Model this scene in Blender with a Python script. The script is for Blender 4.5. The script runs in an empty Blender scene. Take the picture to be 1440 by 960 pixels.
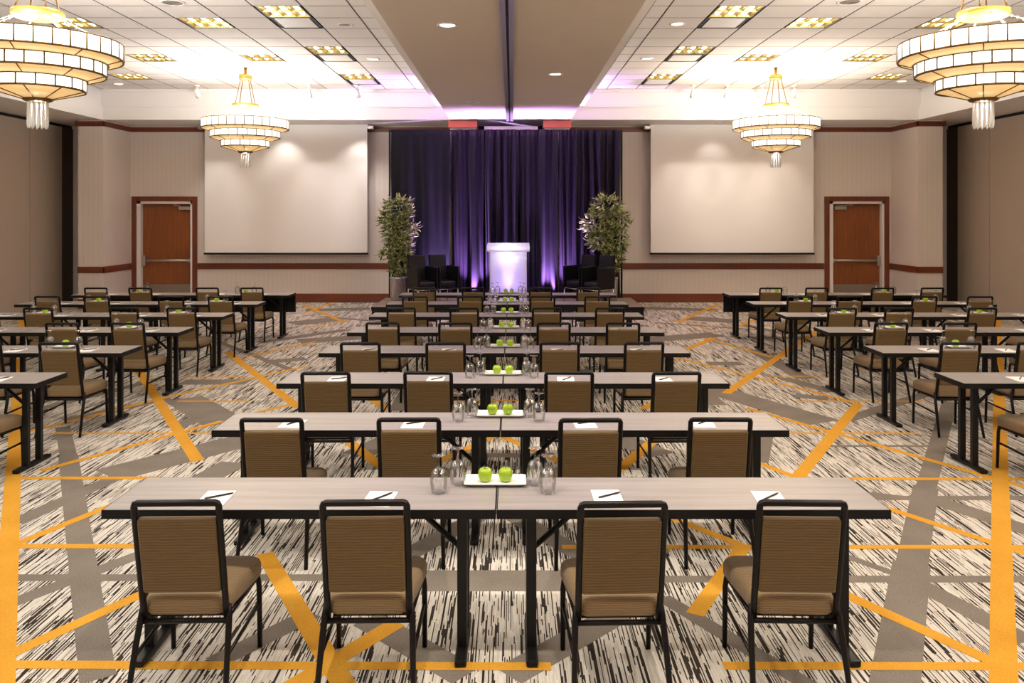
import bpy, bmesh, math, random
from mathutils import Vector, Matrix
PI = math.pi
random.seed(7)
sc = bpy.context.scene
C = sc.collection
CZ, F, HY, VX = 2.11, 1110.0, 300.0, 720.0     # camera height, focal (px), horizon, vanishing x of the measured view

# ------------------------------------------------------------------ materials
def srgb(r, g, b):
    f = lambda v: (v/255/12.92) if v/255 <= .04045 else ((v/255+.055)/1.055)**2.4
    return (f(r), f(g), f(b), 1)

class NT:
    def __init__(s, name):
        s.m = bpy.data.materials.new(name); s.m.use_nodes = True
        s.t = s.m.node_tree; s.n = s.t.nodes; s.b = s.n['Principled BSDF']
    def add(s, typ, **kw):
        n = s.n.new(typ)
        for k, v in kw.items():
            if k.startswith('i_'):
                n.inputs[int(k[2:])].default_value = v
            else: setattr(n, k, v)
        return n
    def link(s, a, b): s.t.links.new(a, b)
    def math(s, op, a, b=None, clamp=False):
        n = s.n.new('ShaderNodeMath'); n.operation = op; n.use_clamp = clamp
        for i, v in enumerate((a, b)):
            if v is None: continue
            if isinstance(v, (int, float)): n.inputs[i].default_value = v
            else: s.link(v, n.inputs[i])
        return n.outputs[0]
    def mix(s, fac, a, b):
        n = s.n.new('ShaderNodeMix'); n.data_type = 'RGBA'
        if isinstance(fac, (int, float)): n.inputs[0].default_value = fac
        else: s.link(fac, n.inputs[0])
        for i, v in ((6, a), (7, b)):
            if isinstance(v, tuple): n.inputs[i].default_value = v
            else: s.link(v, n.inputs[i])
        return n.outputs[2]
    def obj(s, scale=None):
        tc = s.n.new('ShaderNodeTexCoord'); out = tc.outputs['Object']
        if scale:
            mp = s.n.new('ShaderNodeMapping'); mp.inputs['Scale'].default_value = scale
            s.link(out, mp.inputs[0]); out = mp.outputs[0]
        return out
    def noise(s, scale, vec=None, detail=3):
        n = s.n.new('ShaderNodeTexNoise'); n.inputs['Scale'].default_value = scale; n.inputs['Detail'].default_value = detail
        if vec is not None: s.link(vec, n.inputs['Vector'])
        return n.outputs[0]
    def bump(s, h, strength=.2, dist=.01):
        n = s.n.new('ShaderNodeBump'); n.inputs['Strength'].default_value = strength; n.inputs['Distance'].default_value = dist
        s.link(h, n.inputs['Height']); s.link(n.outputs[0], s.b.inputs['Normal'])

def pm(name, col, rough=.5, metal=0, spec=.5, var=.06, vscale=18, emis=None, estr=0, trans=0, ior=1.45, sheen=0, coat=0):
    """a material whose colour varies a little with a noise texture"""
    k = NT(name); b = k.b
    if var:
        nz = k.noise(vscale, k.obj())
        lo = tuple(c*(1-var) for c in col[:3])+(1,); hi = tuple(min(1, c*(1+var)) for c in col[:3])+(1,)
        k.link(k.mix(nz, lo, hi), b.inputs['Base Color'])
    else: b.inputs['Base Color'].default_value = col
    b.inputs['Roughness'].default_value = rough; b.inputs['Metallic'].default_value = metal
    b.inputs['Specular IOR Level'].default_value = spec; b.inputs['IOR'].default_value = ior
    b.inputs['Transmission Weight'].default_value = trans
    if sheen: b.inputs['Sheen Weight'].default_value = sheen
    if coat: b.inputs['Coat Weight'].default_value = coat
    if emis:
        b.inputs['Emission Color'].default_value = emis; b.inputs['Emission Strength'].default_value = estr
    return k.m

def wood(name, c1, c2, axis=2, rough=.35, scale=1.0, coat=.2):
    k = NT(name)
    s = [28*scale, 28*scale, 28*scale]; s[axis] = 1.6*scale
    n1 = k.noise(1.0, k.obj(tuple(s)), 5)
    s2 = [90*scale]*3; s2[axis] = 3*scale
    n2 = k.noise(1.0, k.obj(tuple(s2)), 2)
    f = k.math('ADD', k.math('MULTIPLY', n1, 1.3), k.math('MULTIPLY', n2, .5))
    f = k.math('SUBTRACT', f, .42, True)
    k.link(k.mix(f, c1, c2), k.b.inputs['Base Color'])
    k.b.inputs['Roughness'].default_value = rough; k.b.inputs['Coat Weight'].default_value = coat
    k.b.inputs['Coat Roughness'].default_value = .3
    return k.m

def fabric(name, c1, c2):
    k = NT(name)
    sp = k.n.new('ShaderNodeSeparateXYZ'); k.link(k.obj(), sp.inputs[0])
    v = k.math('ADD', sp.outputs[1], sp.outputs[2])
    nz = k.noise(1.0, k.obj((9, 40, 40)), 3)
    v = k.math('ADD', k.math('MULTIPLY', v, 2*PI/.0105), k.math('MULTIPLY', nz, 7.0))
    w = k.math('ADD', k.math('MULTIPLY', k.math('SINE', v), .5), .5)
    n2 = k.noise(1.0, k.obj((14, 200, 200)), 2)
    f = k.math('ADD', k.math('MULTIPLY', w, .55), k.math('MULTIPLY', n2, .45))
    k.link(k.mix(f, c1, c2), k.b.inputs['Base Color'])
    k.b.inputs['Roughness'].default_value = .75; k.b.inputs['Sheen Weight'].default_value = .15
    k.bump(w, .35, .004)
    return k.m

M = {}
def build_mats():
    # streaked carpet ground: broken dark dashes running along Y
    k = NT('carpet_streaks')
    sp = k.n.new('ShaderNodeSeparateXYZ'); k.link(k.obj(), sp.inputs[0])
    def layer(cw, ln, seed):
        col = k.math('FLOOR', k.math('DIVIDE', k.math('ADD', sp.outputs[0], 50+seed), cw))
        w1 = k.n.new('ShaderNodeTexWhiteNoise'); w1.noise_dimensions = '1D'; k.link(col, w1.inputs['W'])
        row = k.math('FLOOR', k.math('ADD', k.math('DIVIDE', sp.outputs[1], ln), k.math('MULTIPLY', w1.outputs[0], 37.0)))
        cb = k.n.new('ShaderNodeCombineXYZ'); k.link(col, cb.inputs[0]); k.link(row, cb.inputs[1])
        w2 = k.n.new('ShaderNodeTexWhiteNoise'); w2.noise_dimensions = '2D'; k.link(cb.outputs[0], w2.inputs['Vector'])
        return w2.outputs[0]
    a = layer(.0056, .22, 0); b = layer(.011, .38, 3.3); c = layer(.0058, .09, 7.7)
    cl = k.noise(1.0, k.obj((5, 1.6, 1)), 2)
    v = k.math('ADD', k.math('MULTIPLY', a, .62), k.math('MULTIPLY', b, .38))
    v = k.math('ADD', v, k.math('MULTIPLY', k.math('SUBTRACT', cl, .5), .42))
    dark = k.math('LESS_THAN', v, .392)
    col = k.mix(dark, k.mix(c, srgb(204, 193, 177), srgb(230, 222, 208)), k.mix(c, srgb(29, 23, 20), srgb(60, 50, 43)))
    fz = k.noise(420, k.obj(), 2)
    col = k.mix(k.math('MULTIPLY', fz, .12), col, srgb(120, 108, 95))
    k.link(col, k.b.inputs['Base Color']); k.b.inputs['Roughness'].default_value = .95; k.b.inputs['Specular IOR Level'].default_value = .15
    k.bump(fz, .5, .004); M['streak'] = k.m
    def pile(name, c1, c2):
        k = NT(name); n = k.noise(150, k.obj(), 4); n2 = k.noise(3, k.obj(), 2)
        f = k.math('ADD', k.math('MULTIPLY', n, .8), k.math('MULTIPLY', n2, .3))
        f = k.math('MULTIPLY', k.math('SUBTRACT', f, .33), 2.4, True)
        k.link(k.mix(f, c1, c2), k.b.inputs['Base Color']); k.b.inputs['Roughness'].default_value = .95; k.b.inputs['Specular IOR Level'].default_value = .15
        k.bump(n, .5, .004); return k.m
    M['grey'] = pile('carpet_grey', srgb(102, 93, 83), srgb(147, 136, 122))
    M['orange'] = pile('carpet_orange', srgb(200, 136, 34), srgb(226, 168, 62))
    M['stage_carpet'] = pile('stage_carpet', srgb(120, 104, 90), srgb(165, 148, 130))
    # wallpaper: faint vertical stripes
    k = NT('wallpaper'); sp = k.n.new('ShaderNodeSeparateXYZ'); k.link(k.obj(), sp.inputs[0])
    v = k.math('ADD', sp.outputs[0], sp.outputs[1])
    s = k.math('ADD', k.math('MULTIPLY', k.math('SINE', k.math('MULTIPLY', v, 2*PI/.11)), .5), .5)
    n = k.noise(1, k.obj((60, 60, 2)), 2)
    k.link(k.mix(k.math('ADD', k.math('MULTIPLY', s, .5), k.math('MULTIPLY', n, .5)), srgb(221, 209, 199), srgb(228, 217, 208)), k.b.inputs['Base Color'])
    k.b.inputs['Roughness'].default_value = .7; M['paper'] = k.m
    M['white'] = pm('white_paint', srgb(236, 231, 226), .6, var=.02, vscale=4)
    M['tile'] = pm('ceiling_tile', srgb(234, 228, 222), .9, var=.05, vscale=60)
    M['grid'] = pm('ceiling_grid', srgb(130, 120, 112), .6)
    M['soffit'] = pm('soffit_paint', srgb(224, 210, 194), .75, var=.03, vscale=3)
    M['air'] = pm('partition_fabric', srgb(176, 160, 144), .9, var=.07, vscale=90)
    M['airdark'] = pm('partition_dark', srgb(66, 54, 44), .9, var=.07, vscale=60)
    M['gap'] = pm('dark_gap', srgb(26, 22, 20), .8)
    M['brown'] = wood('trim_wood', srgb(84, 34, 16), srgb(128, 60, 30), 0, .35)
    M['brownv'] = wood('casing_wood', srgb(84, 34, 16), srgb(124, 58, 30), 2, .35)
    M['redwood'] = wood('crown_wood', srgb(170, 72, 36), srgb(206, 104, 62), 0, .35)
    M['doorwood'] = wood('door_wood', srgb(104, 50, 17), srgb(154, 86, 36), 2, .35)
    M['kick'] = pm('kick_plate', srgb(150, 138, 126), .4, .6)
    M['metal'] = pm('satin_metal', srgb(190, 184, 176), .35, .8)
    M['chrome'] = pm('chrome', srgb(215, 212, 210), .12, 1)
    M['laminate'] = wood('table_laminate', srgb(134, 126, 121), srgb(174, 165, 159), 0, .32, .8, .25)
    M['black'] = pm('black_metal', srgb(20, 18, 18), .38, .2, .4)
    M['edge'] = pm('black_edge', srgb(15, 12, 11), .5, spec=.3)
    M['frame'] = pm('chair_frame', srgb(20, 13, 11), .38, .2, .35)
    M['cloth'] = fabric('chair_fabric', srgb(82, 60, 26), srgb(122, 94, 46))
    M['seatcloth'] = fabric('seat_fabric', srgb(114, 89, 56), srgb(156, 128, 88))
    M['apple'] = pm('apple_skin', srgb(150, 178, 26), .25, var=.15, vscale=40, coat=.3)
    M['stem'] = pm('stem', srgb(74, 56, 30), .7)
    M['china'] = pm('white_china', srgb(240, 238, 232), .15, var=.01)
    M['paperw'] = pm('note_paper', srgb(240, 236, 230), .8, var=.02)
    M['pen'] = pm('pen_black', srgb(30, 28, 30), .3)
    k = NT('clear_glass'); k.n.remove(k.b)
    tr = k.add('ShaderNodeBsdfTransparent'); gl = k.add('ShaderNodeBsdfGlossy'); gl.inputs['Roughness'].default_value = .02
    lw = k.add('ShaderNodeLayerWeight'); lw.inputs[0].default_value = .35
    nz = k.noise(30, k.obj())
    mx = k.add('ShaderNodeMixShader'); k.link(k.math('ADD', k.math('MULTIPLY', lw.outputs[0], .62), k.math('MULTIPLY', nz, .1), True), mx.inputs[0])
    k.link(tr.outputs[0], mx.inputs[1]); k.link(gl.outputs[0], mx.inputs[2]); k.link(mx.outputs[0], k.n['Material Output'].inputs[0]); M['glass'] = k.m
    M['screen'] = pm('screen_cloth', srgb(240, 234, 228), .85, var=.01, vscale=2)
    M['gold'] = pm('brass', srgb(172, 128, 62), .4, .6, var=.08)
    M['bronze'] = pm('bronze', srgb(120, 92, 48), .4, .7)
    M['glow'] = pm('lit_glass', srgb(250, 244, 230), .4, var=.02, emis=srgb(255, 246, 226), estr=2.2)
    k = NT('lit_alabaster'); n = k.noise(5, k.obj(), 5)
    colr = k.mix(n, srgb(236, 184, 108), srgb(255, 222, 165))
    k.link(colr, k.b.inputs['Base Color']); k.link(colr, k.b.inputs['Emission Color']); k.b.inputs['Emission Strength'].default_value = .62
    M['alabaster'] = k.m
    M['crystal'] = pm('crystal', srgb(250, 247, 243), .08, var=0, trans=.2, ior=1.5)
    M['lamp'] = pm('lit_tube', srgb(255, 245, 210), .5, var=0, emis=srgb(255, 236, 190), estr=9)
    M['louver'] = pm('louver_gold', srgb(176, 158, 96), .35, .6)
    M['can'] = pm('lit_can', srgb(255, 250, 240), .5, var=0, emis=srgb(255, 244, 224), estr=6)
    M['canoff'] = pm('unlit_can', srgb(150, 140, 132), .5)
    M['drape'] = pm('velvet_drape', srgb(24, 16, 32), .42, spec=.22, var=.2, vscale=5, sheen=.03)
    M['drapeflat'] = pm('velvet_drape_navy', srgb(17, 16, 25), .6, spec=.2, var=.2, vscale=5, sheen=.03)
    M['vinyl'] = pm('black_vinyl', srgb(17, 15, 18), .4, spec=.3)
    M['skirt'] = pm('stage_skirt', srgb(20, 18, 18), .8)
    M['silver'] = pm('brushed_silver', srgb(196, 192, 200), .24, .9, var=.05)
    M['soil'] = pm('soil', srgb(50, 38, 28), .95, var=.3, vscale=60)
    M['cane'] = pm('cane', srgb(150, 128, 78), .6, var=.2, vscale=20)
    k = NT('leaf'); n = k.noise(13, k.obj(), 2)
    k.link(k.mix(k.math('MULTIPLY', k.math('SUBTRACT', n, .38), 3.2, True), srgb(52, 84, 24), srgb(226, 224, 158)), k.b.inputs['Base Color'])  # pale mottling paints bright highlights into the leaf colour
    k.b.inputs['Roughness'].default_value = .4; M['leaf'] = k.m
    k = NT('frosted_acrylic'); k.n.remove(k.b)
    t = k.add('ShaderNodeBsdfTranslucent'); d = k.add('ShaderNodeBsdfDiffuse'); g = k.add('ShaderNodeBsdfGlossy'); g.inputs['Roughness'].default_value = .3
    for q in (t, d): q.inputs[0].default_value = (.86, .84, .9, 1)
    nz = k.noise(40, k.obj())
    mx = k.add('ShaderNodeMixShader'); k.link(k.math('ADD', k.math('MULTIPLY', nz, .08), .38), mx.inputs[0]); k.link(t.outputs[0], mx.inputs[1]); k.link(d.outputs[0], mx.inputs[2])
    m2 = k.add('ShaderNodeMixShader'); m2.inputs[0].default_value = .06; k.link(mx.outputs[0], m2.inputs[1]); k.link(g.outputs[0], m2.inputs[2])
    k.link(m2.outputs[0], k.n['Material Output'].inputs[0]); M['acrylic'] = k.m
build_mats()

# ------------------------------------------------------------------ mesh helpers
def box(bm, x0, x1, y0, y1, z0, z1, mi=0, bev=0, mat=None):
    cs = [(x, y, z) for z in (z0, z1) for y in (y0, y1) for x in (x0, x1)]
    vs = [bm.verts.new(mat @ Vector(c) if mat else c) for c in cs]
    fs = [bm.faces.new([vs[i] for i in q]) for q in ((0, 2, 3, 1), (4, 5, 7, 6), (0, 1, 5, 4), (2, 6, 7, 3), (0, 4, 6, 2), (1, 3, 7, 5))]
    for f in fs: f.material_index = mi
    if bev:
        es = list({e for f in fs for e in f.edges})
        r = bmesh.ops.bevel(bm, geom=es, offset=bev, segments=2, profile=.6, affect='EDGES')
        for f in r['faces']: f.material_index = mi
    return vs

def tube(bm, pts, r, n=8, mi=0, closed=False, squash=1.0):
    pts = [Vector(p) for p in pts]; rings = []
    rr = r if isinstance(r, (list, tuple)) else [r]*len(pts)
    up = None
    for i, p in enumerate(pts):
        if closed: t = (pts[(i+1) % len(pts)]-pts[i-1]).normalized()
        else: t = (pts[min(i+1, len(pts)-1)]-pts[max(i-1, 0)]).normalized()
        if up is None:
            up = Vector((0, 1, 0)) if abs(t.y) < .9 else Vector((1, 0, 0))
        a = (up-t*up.dot(t)).normalized(); b = t.cross(a); up = a
        rings.append([bm.verts.new(p+(a*math.cos(2*PI*j/n)*squash+b*math.sin(2*PI*j/n))*rr[i]) for j in range(n)])
    m = len(rings)
    for i in range(m if closed else m-1):
        A, B = rings[i], rings[(i+1) % m]
        for j in range(n):
            f = bm.faces.new([A[j], A[(j+1) % n], B[(j+1) % n], B[j]]); f.material_index = mi; f.smooth = True
    if not closed:
        bm.faces.new(rings[0][::-1]).material_index = mi; bm.faces.new(rings[-1]).material_index = mi

def lathe(bm, prof, n=24, cx=0, cy=0, mi=0, closed=False, smooth=True, caps=True):
    rings = []
    for r, z in prof:
        if r < 1e-5: rings.append([bm.verts.new((cx, cy, z))])
        else: rings.append([bm.verts.new((cx+r*math.cos(2*PI*j/n), cy+r*math.sin(2*PI*j/n), z)) for j in range(n)])
    m = len(rings)
    for i in range(m if closed else m-1):
        A, B = rings[i], rings[(i+1) % m]
        for j in range(n):
            q = [A[j % len(A)], A[(j+1) % len(A)], B[(j+1) % len(B)], B[j % len(B)]]
            u = []
            for v in q:
                if v not in u: u.append(v)
            if len(u) > 2:
                f = bm.faces.new(u); f.material_index = mi; f.smooth = smooth
    if caps and not closed:
        for R, rev in ((rings[0], True), (rings[-1], False)):
            if len(R) > 2: bm.faces.new(R[::-1] if rev else R).material_index = mi

def loft(bm, outline, levels, mi=0):
    """outline(scale_inset) -> list of (x,y); levels = [(inset, z)]; closed at both ends"""
    rings = [[bm.verts.new((x, y, z(x, y) if callable(z) else z)) for x, y in outline(ins)] for ins, z in levels]
    n = len(rings[0])
    for A, B in zip(rings, rings[1:]):
        for j in range(n):
            f = bm.faces.new([A[j], A[(j+1) % n], B[(j+1) % n], B[j]]); f.smooth = True; f.material_index = mi
    bm.faces.new(rings[0][::-1]).material_index = mi
    f = bm.faces.new(rings[-1]); f.material_index = mi; f.smooth = True

def rrect(hx0, hx1, y0, y1, rad, n=6):
    """rounded trapezoid outline: half width hx0 at y0, hx1 at y1"""
    def out(ins):
        a0, a1, b0, b1, r = hx0-ins, hx1-ins, y0+ins, y1-ins, max(rad-ins*.4, .004)
        pts = []
        for (cx, cy, s) in ((a0-r, b0+r, -PI/2), (a1-r, b1-r, 0), (-(a1-r), b1-r, PI/2), (-(a0-r), b0+r, PI)):
            for i in range(n+1):
                t = s+PI/2*i/n; pts.append((cx+r*math.cos(t), cy+r*math.sin(t)))
        return pts
    return out

def mesh(name, fn, mats, smooth=None):
    bm = bmesh.new(); fn(bm)
    bmesh.ops.recalc_face_normals(bm, faces=bm.faces)
    me = bpy.data.meshes.new(name); bm.to_mesh(me); bm.free()
    for m in (mats if isinstance(mats, (list, tuple)) else [mats]): me.materials.append(M[m])
    return me

def put(name, fn, mats, parent=None, loc=(0, 0, 0), rz=0):
    o = bpy.data.objects.new(name, mesh(name, fn, mats)); C.objects.link(o)
    o.location = loc; o.rotation_euler = (0, 0, rz)
    if parent: o.parent = parent
    return o

def struct(name, fn, mats, label=None, loc=(0, 0, 0), parent=None):
    o = put(name, fn, mats, parent, loc)
    if not parent:
        o['kind'] = 'structure'; o['label'] = label or 'part of the room shell'; o['category'] = name.split('_')[0]
    return o

def tag(o, label, cat, group=None):
    o['label'] = label; o['category'] = cat
    if group: o['group'] = group
    return o

def root(name, label, cat, loc=(0, 0, 0), rz=0, group=None):
    o = bpy.data.objects.new(name, None); C.objects.link(o); o.empty_display_size = .1
    o.location = loc; o.rotation_euler = (0, 0, rz)
    return tag(o, label, cat, group)

def dup(src, loc, rz=0, label=None, group=None):
    """a copy of a thing with copies of its parts and their sub-parts"""
    def cp(o, par):
        c = o.copy(); C.objects.link(c)
        if par: c.parent = par
        for ch in KIDS.get(o.name, []): cp(ch, c)
        return c
    if src.name not in KIDS:
        def reg(o):
            KIDS[o.name] = [x for x in o.children]
            for x in o.children: reg(x)
        reg(src)
    r = cp(src, None); r.location = loc; r.rotation_euler = (0, 0, rz)
    if label: r['label'] = label
    if group: r['group'] = group
    return r
KIDS = {}

class Kind:
    """builds one of a kind the first time, copies afterwards"""
    def __init__(s, make): s.make, s.src = make, None
    def __call__(s, loc, rz, label, group):
        if s.src is None:
            s.src = s.make(); s.src.location = loc; s.src.rotation_euler = (0, 0, rz)
            s.src['label'] = label; s.src['group'] = group
            return s.src
        return dup(s.src, loc, rz, label, group)

# ------------------------------------------------------------------ room shell
YB, YF = 18.74, -3.0            # back wall, wall behind the camera
YC = 17.5                       # front of the corner columns and of the rear bulkhead
XL, XR = -10.4, 10.3            # movable side walls
XCL, XCR = -9.06, 9.0           # column faces / side bulkheads
ZS, ZT, ZW = 4.18, 4.86, 4.2    # soffit, tile ceiling

def fl(px, py):
    d = CZ*F/(py-HY); return Vector(((px-VX)*d/F, d, 0))

def floor_fn(bm):
    def quad(ps, z, mi):
        f = bm.faces.new([bm.verts.new((p[0], p[1], z)) for p in ps]); f.material_index = mi
    quad([(XL-.3, YF), (XR+.3, YF), (XR+.3, YB+.2), (XL-.3, YB+.2)], 0, 0)
    zc = [0]
    def band(a, b, w, mi, ext=0):
        a, b = fl(*a), fl(*b); d = (b-a).normalized(); n = Vector((-d.y, d.x, 0))*w/2
        a = a-d*ext; b = b+d*ext
        zc[0] += 1
        z = (.0004 if mi == 1 else .0012)+zc[0]*.000004
        quad([(a+n)[:2], (b+n)[:2], (b-n)[:2], (a-n)[:2]], z, mi)
    G, O = 1, 2
    # grey bands
    for a, b, w in [((-200, 812), (595, 812), .085), ((588, 816), (800, 816), .26), ((795, 814), (1700, 814), .085),
                    ((88, 600), (96, 640), .13), ((96, 640), (138, 955), .15), ((20, 735), (205, 652), .16), ((10, 850), (195, 780), .12),
                    ((300, 932), (440, 862), .13), ((515, 870), (655, 950), .17), ((870, 862), (715, 950), .17), ((555, 790), (690, 716), .16), ((835, 790), (705, 716), .16),
                    ((1335, 565), (1301, 690), .145), ((1302, 684), (1281, 800), .175), ((1282, 792), (1254, 990), .205), ((1290, 820), (1445, 902), .15), ((932, 840), (1140, 965), .10),
                    ((1185, 780), (1262, 808), .07), ((1230, 700), (1600, 700), .09), ((1305, 700), (1460, 750), .2), ((1190, 690), (1310, 704), .08),
                    ((350, 617), (150, 668), .42), ((258, 560), (318, 595), .42), ((240, 602), (300, 580), .22), ((255, 537), (350, 537), .3), ((372, 509), (430, 504), .28),
                    ((240, 700), (330, 650), .26), ((980, 541), (1160, 594), .42), ((995, 511), (1045, 511), .25), ((1118, 556), (1165, 560), .22), ((1100, 531), (1172, 551), .2),
                    ((1075, 606), (1065, 650), .18), ((1150, 627), (1330, 627), .06), ((90, 590), (240, 560), .16), ((1190, 590), (1330, 545), .16),
                    ((500, 640), (560, 612), .3), ((930, 640), (860, 612), .3), ((640, 640), (780, 640), .12), ((420, 480), (560, 470), .5), ((1010, 470), (880, 480), .5),
                    ((410, 455), (470, 449), .6), ((965, 447), (1040, 452), .6), ((430, 436), (520, 434), .5), ((905, 433), (1010, 436), .5)]:
        band(a, b, w, G)
    rnd = random.Random(5)
    for i in range(26):                       # the pattern goes on under the far tables
        y = rnd.uniform(8, 18.3); x = rnd.uniform(-9.5, 9.5); t = rnd.choice((0, 0, PI/2, .5, -.5, .9, -.9, 1.2, -1.2)); L = rnd.uniform(.6, 1.6)
        d = Vector((math.cos(t), math.sin(t), 0))*L; n = Vector((-d.y, d.x, 0)).normalized()*rnd.uniform(.05, .14); p = Vector((x, y, 0))
        zc[0] += 1; quad([(p-d+n)[:2], (p+d+n)[:2], (p+d-n)[:2], (p-d-n)[:2]], .0004+zc[0]*.000004, 1)
    # orange lines
    for a, b, w in [((0, 990), (31, 446), .11), ((1412, 990), (1403, 446), .115), ((20, 672), (225, 672), .065), ((18, 768), (195, 768), .065), ((22, 765), (195, 695), .075),
                    ((5, 924), (215, 828), .085), ((372, 778), (485, 965), .105), ((-60, 934), (775, 937), .066), ((405, 968), (559, 875), .105),
                    ((790, 769), (1480, 769), .06), ((940, 726), (1048, 769), .075), ((1046, 768), (977, 864), .095), ((1180, 832), (1400, 932), .085), ((1017, 936), (1500, 937), .066),
                    ((1240, 712), (1460, 784), .075), ((1190, 673), (1480, 674), .06), ((1050, 574), (1460, 690), .075), ((1207, 568), (1121, 672), .11), ((1052, 645), (1119, 671), .07),
                    ((1100, 609), (1290, 609), .05), ((1118, 564), (1300, 564), .05), ((940, 500), (1207, 567), .075), ((1021, 553), (1112, 490), .11), ((963, 492), (1006, 475), .11),
                    ((990, 475), (1085, 502), .075), ((1080, 529), (1180, 529), .05), ((196, 522), (278, 648), .11), ((57, 662), (312, 592), .075), ((70, 609), (296, 609), .05),
                    ((250, 564), (353, 564), .05), ((20, 612), (220, 562), .075), ((215, 563), (430, 515), .075), ((320, 495), (420, 573), .11), ((258, 530), (345, 530), .05),
                    ((345, 502), (445, 480), .075), ((362, 580), (415, 567), .07), ((425, 428), (480, 451), .1), ((428, 461), (490, 450), .07), ((1010, 428), (955, 452), .1), ((940, 449), (1005, 460), .07),
                    ((610, 652), (700, 611), .085), ((700, 611), (795, 652), .085), ((492, 622), (538, 657), .11), ((868, 662), (928, 612), .11), ((610, 563), (790, 563), .06),
                    ((1105, 495), (1150, 465), .1), ((1040, 458), (1060, 450), .1), ((1000, 437), (1060, 425), .09), ((500, 548), (545, 575), .1), ((905, 575), (950, 548), .1),
                    ((300, 490), (260, 462), .1), ((25, 455), (130, 440), .09), ((1290, 440), (1405, 455), .09), ((1280, 470), (1215, 520), .1), ((60, 470), (160, 480), .08), ((470, 424), (430, 440), .08)]:
        band(a, b, w, O)
struct('floor', floor_fn, ['streak', 'grey', 'orange'], 'patterned carpet of broken dark streaks with grey bands and orange lines')

K = F/YB
def wx(px): return (px-VX)/K
D1 = (wx(192.5), wx(271)); D2 = (wx(1166), wx(1243))        # door openings
DT = 2.11+(300-283)/K
def wall_back(bm):
    cuts = [(XL-.3, D1[0]), (D1[1], D2[0]), (D2[1], XR+.3)]
    for a, b in cuts: box(bm, a, b, YB, YB+.25, 0, ZW)
    for d in (D1, D2): box(bm, d[0], d[1], YB, YB+.25, DT, ZW)
    for a, b in ((-1.38, -.80), (.72, 1.28)): box(bm, a, b, YC+.02, YB, 0, ZS)       # pilasters behind the drapes
struct('wall_back', wall_back, 'paper', 'pale striped wallpaper wall behind the stage and screens')
struct('wall_recess', lambda bm: box(bm, -.80, .72, YB-.02, YB, 0, ZS), 'gap', 'dark recess in the wall above the stage drapes')
struct('wall_column_left', lambda bm: box(bm, -9.62, XCL, YC, YB, 0, ZS), 'paper', 'square papered column at the corner by the left hand door')
struct('wall_column_right', lambda bm: box(bm, XCR, 9.55, YC, YB, 0, ZS), 'paper', 'square papered column at the corner by the right hand door')
struct('wall_front', lambda bm: box(bm, XL-.3, XR+.3, YF-.2, YF, 0, 5.2), 'paper', 'plain wall at the end of the room')
def side_wall(X, s):
    def fn(bm):
        y = 18.25
        while y > YF:
            y0 = max(y-1.22, YF)
            box(bm, *sorted((X, X+s*.1)), y0+.006, y-.006, .02, 4.11, 0, .004)
            y -= 1.22
        box(bm, *sorted((X+s*.02, X+s*.1)), 18.262, YB, .02, 4.11, 1)
        box(bm, *sorted((X+s*.05, X+s*.15)), YF, YB, 0, ZS, 2)
    return fn
struct('wall_left', side_wall(XL, -1), ['air', 'airdark', 'gap'], 'movable fabric panel partition along the side by the left column')
struct('wall_right', side_wall(XR, 1), ['air', 'airdark', 'gap'], 'movable fabric panel partition along the side by the right column')

TX = [[-2.137-.652*i for i in range(11)], [2.09+.645*i for i in range(11)]]     # grid lines
TY = [17.5-.64*i for i in range(33)]
# cells (side, column, row) for the fittings
TROF, DIFF = [], []
for s in (0, 1):
    TROF += [(s, 1, 10), (s, 1, 6), (s, 1, 2), (s, 3, 9), (s, 3, 5), (s, 6, 9), (s, 6, 5), (s, 8, 2), (s, 8, 6)]
    DIFF += [(s, 1, 9), (s, 1, 5), (s, 1, 1)]
def cell(s, i, j):
    xa, xb = sorted((TX[s][i], TX[s][i+1])); return xa, xb, TY[j+1], TY[j]
def ceil_fn(bm):
    holes = set(TROF+DIFF); g = .011
    for s in (0, 1):
        xin, xout = ((-1.62, XCL), (1.54, XCR))[s]
        lines = [TX[s][0]+(.237 if s == 0 else -.237)]+TX[s]
        lines = lines[:-1]+([XCL+.02] if s == 0 else [XCR-.02])
        for j in range(len(TY)-1):
            for i in range(len(lines)-1):
                if (s, i-1, j) in holes: continue
                xa, xb = sorted((lines[i], lines[i+1]))
                f = bm.faces.new([bm.verts.new(p) for p in ((xa+g, TY[j+1]+g, ZT), (xb-g, TY[j+1]+g, ZT), (xb-g, TY[j]-g, ZT), (xa+g, TY[j]-g, ZT))]); f.material_index = 0
                # tegular edges
        # the grid plane just above, left open where fittings sit
        xs = sorted(set(TX[s]+[xin-.1 if s else xin+.1, xout]))
        for j in range(len(TY)-1):
            for xa, xb in zip(xs, xs[1:]):
                if any(abs(cell(*h)[0]-xa) < .01 and h[2] == j and h[0] == s for h in holes): continue
                f = bm.faces.new([bm.verts.new(p) for p in ((xa, TY[j+1], ZT+.012), (xb, TY[j+1], ZT+.012), (xb, TY[j], ZT+.012), (xa, TY[j], ZT+.012))]); f.material_index = 1
        xa, xb = sorted((xin, lines[0])); box(bm, xa, xb, YF, YC, ZT-.004, ZT+.02, 2)
    box(bm, XL-.3, XR+.3, YF, YB+.2, 5.15, 5.2, 2)
struct('ceiling', ceil_fn, ['tile', 'grid', 'white'], 'suspended ceiling of square white tiles')
def soffit_fn(bm):
    box(bm, -1.37, 1.30, YF, YC+.02, ZS, 4.5, 0, 0); box(bm, -1.60, 1.53, YF, YC, 4.5, 5.1, 1)
    box(bm, -1.66, 1.59, YF, YC-.1, 4.47, 4.54, 1)                             # small moulding at the step
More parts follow.
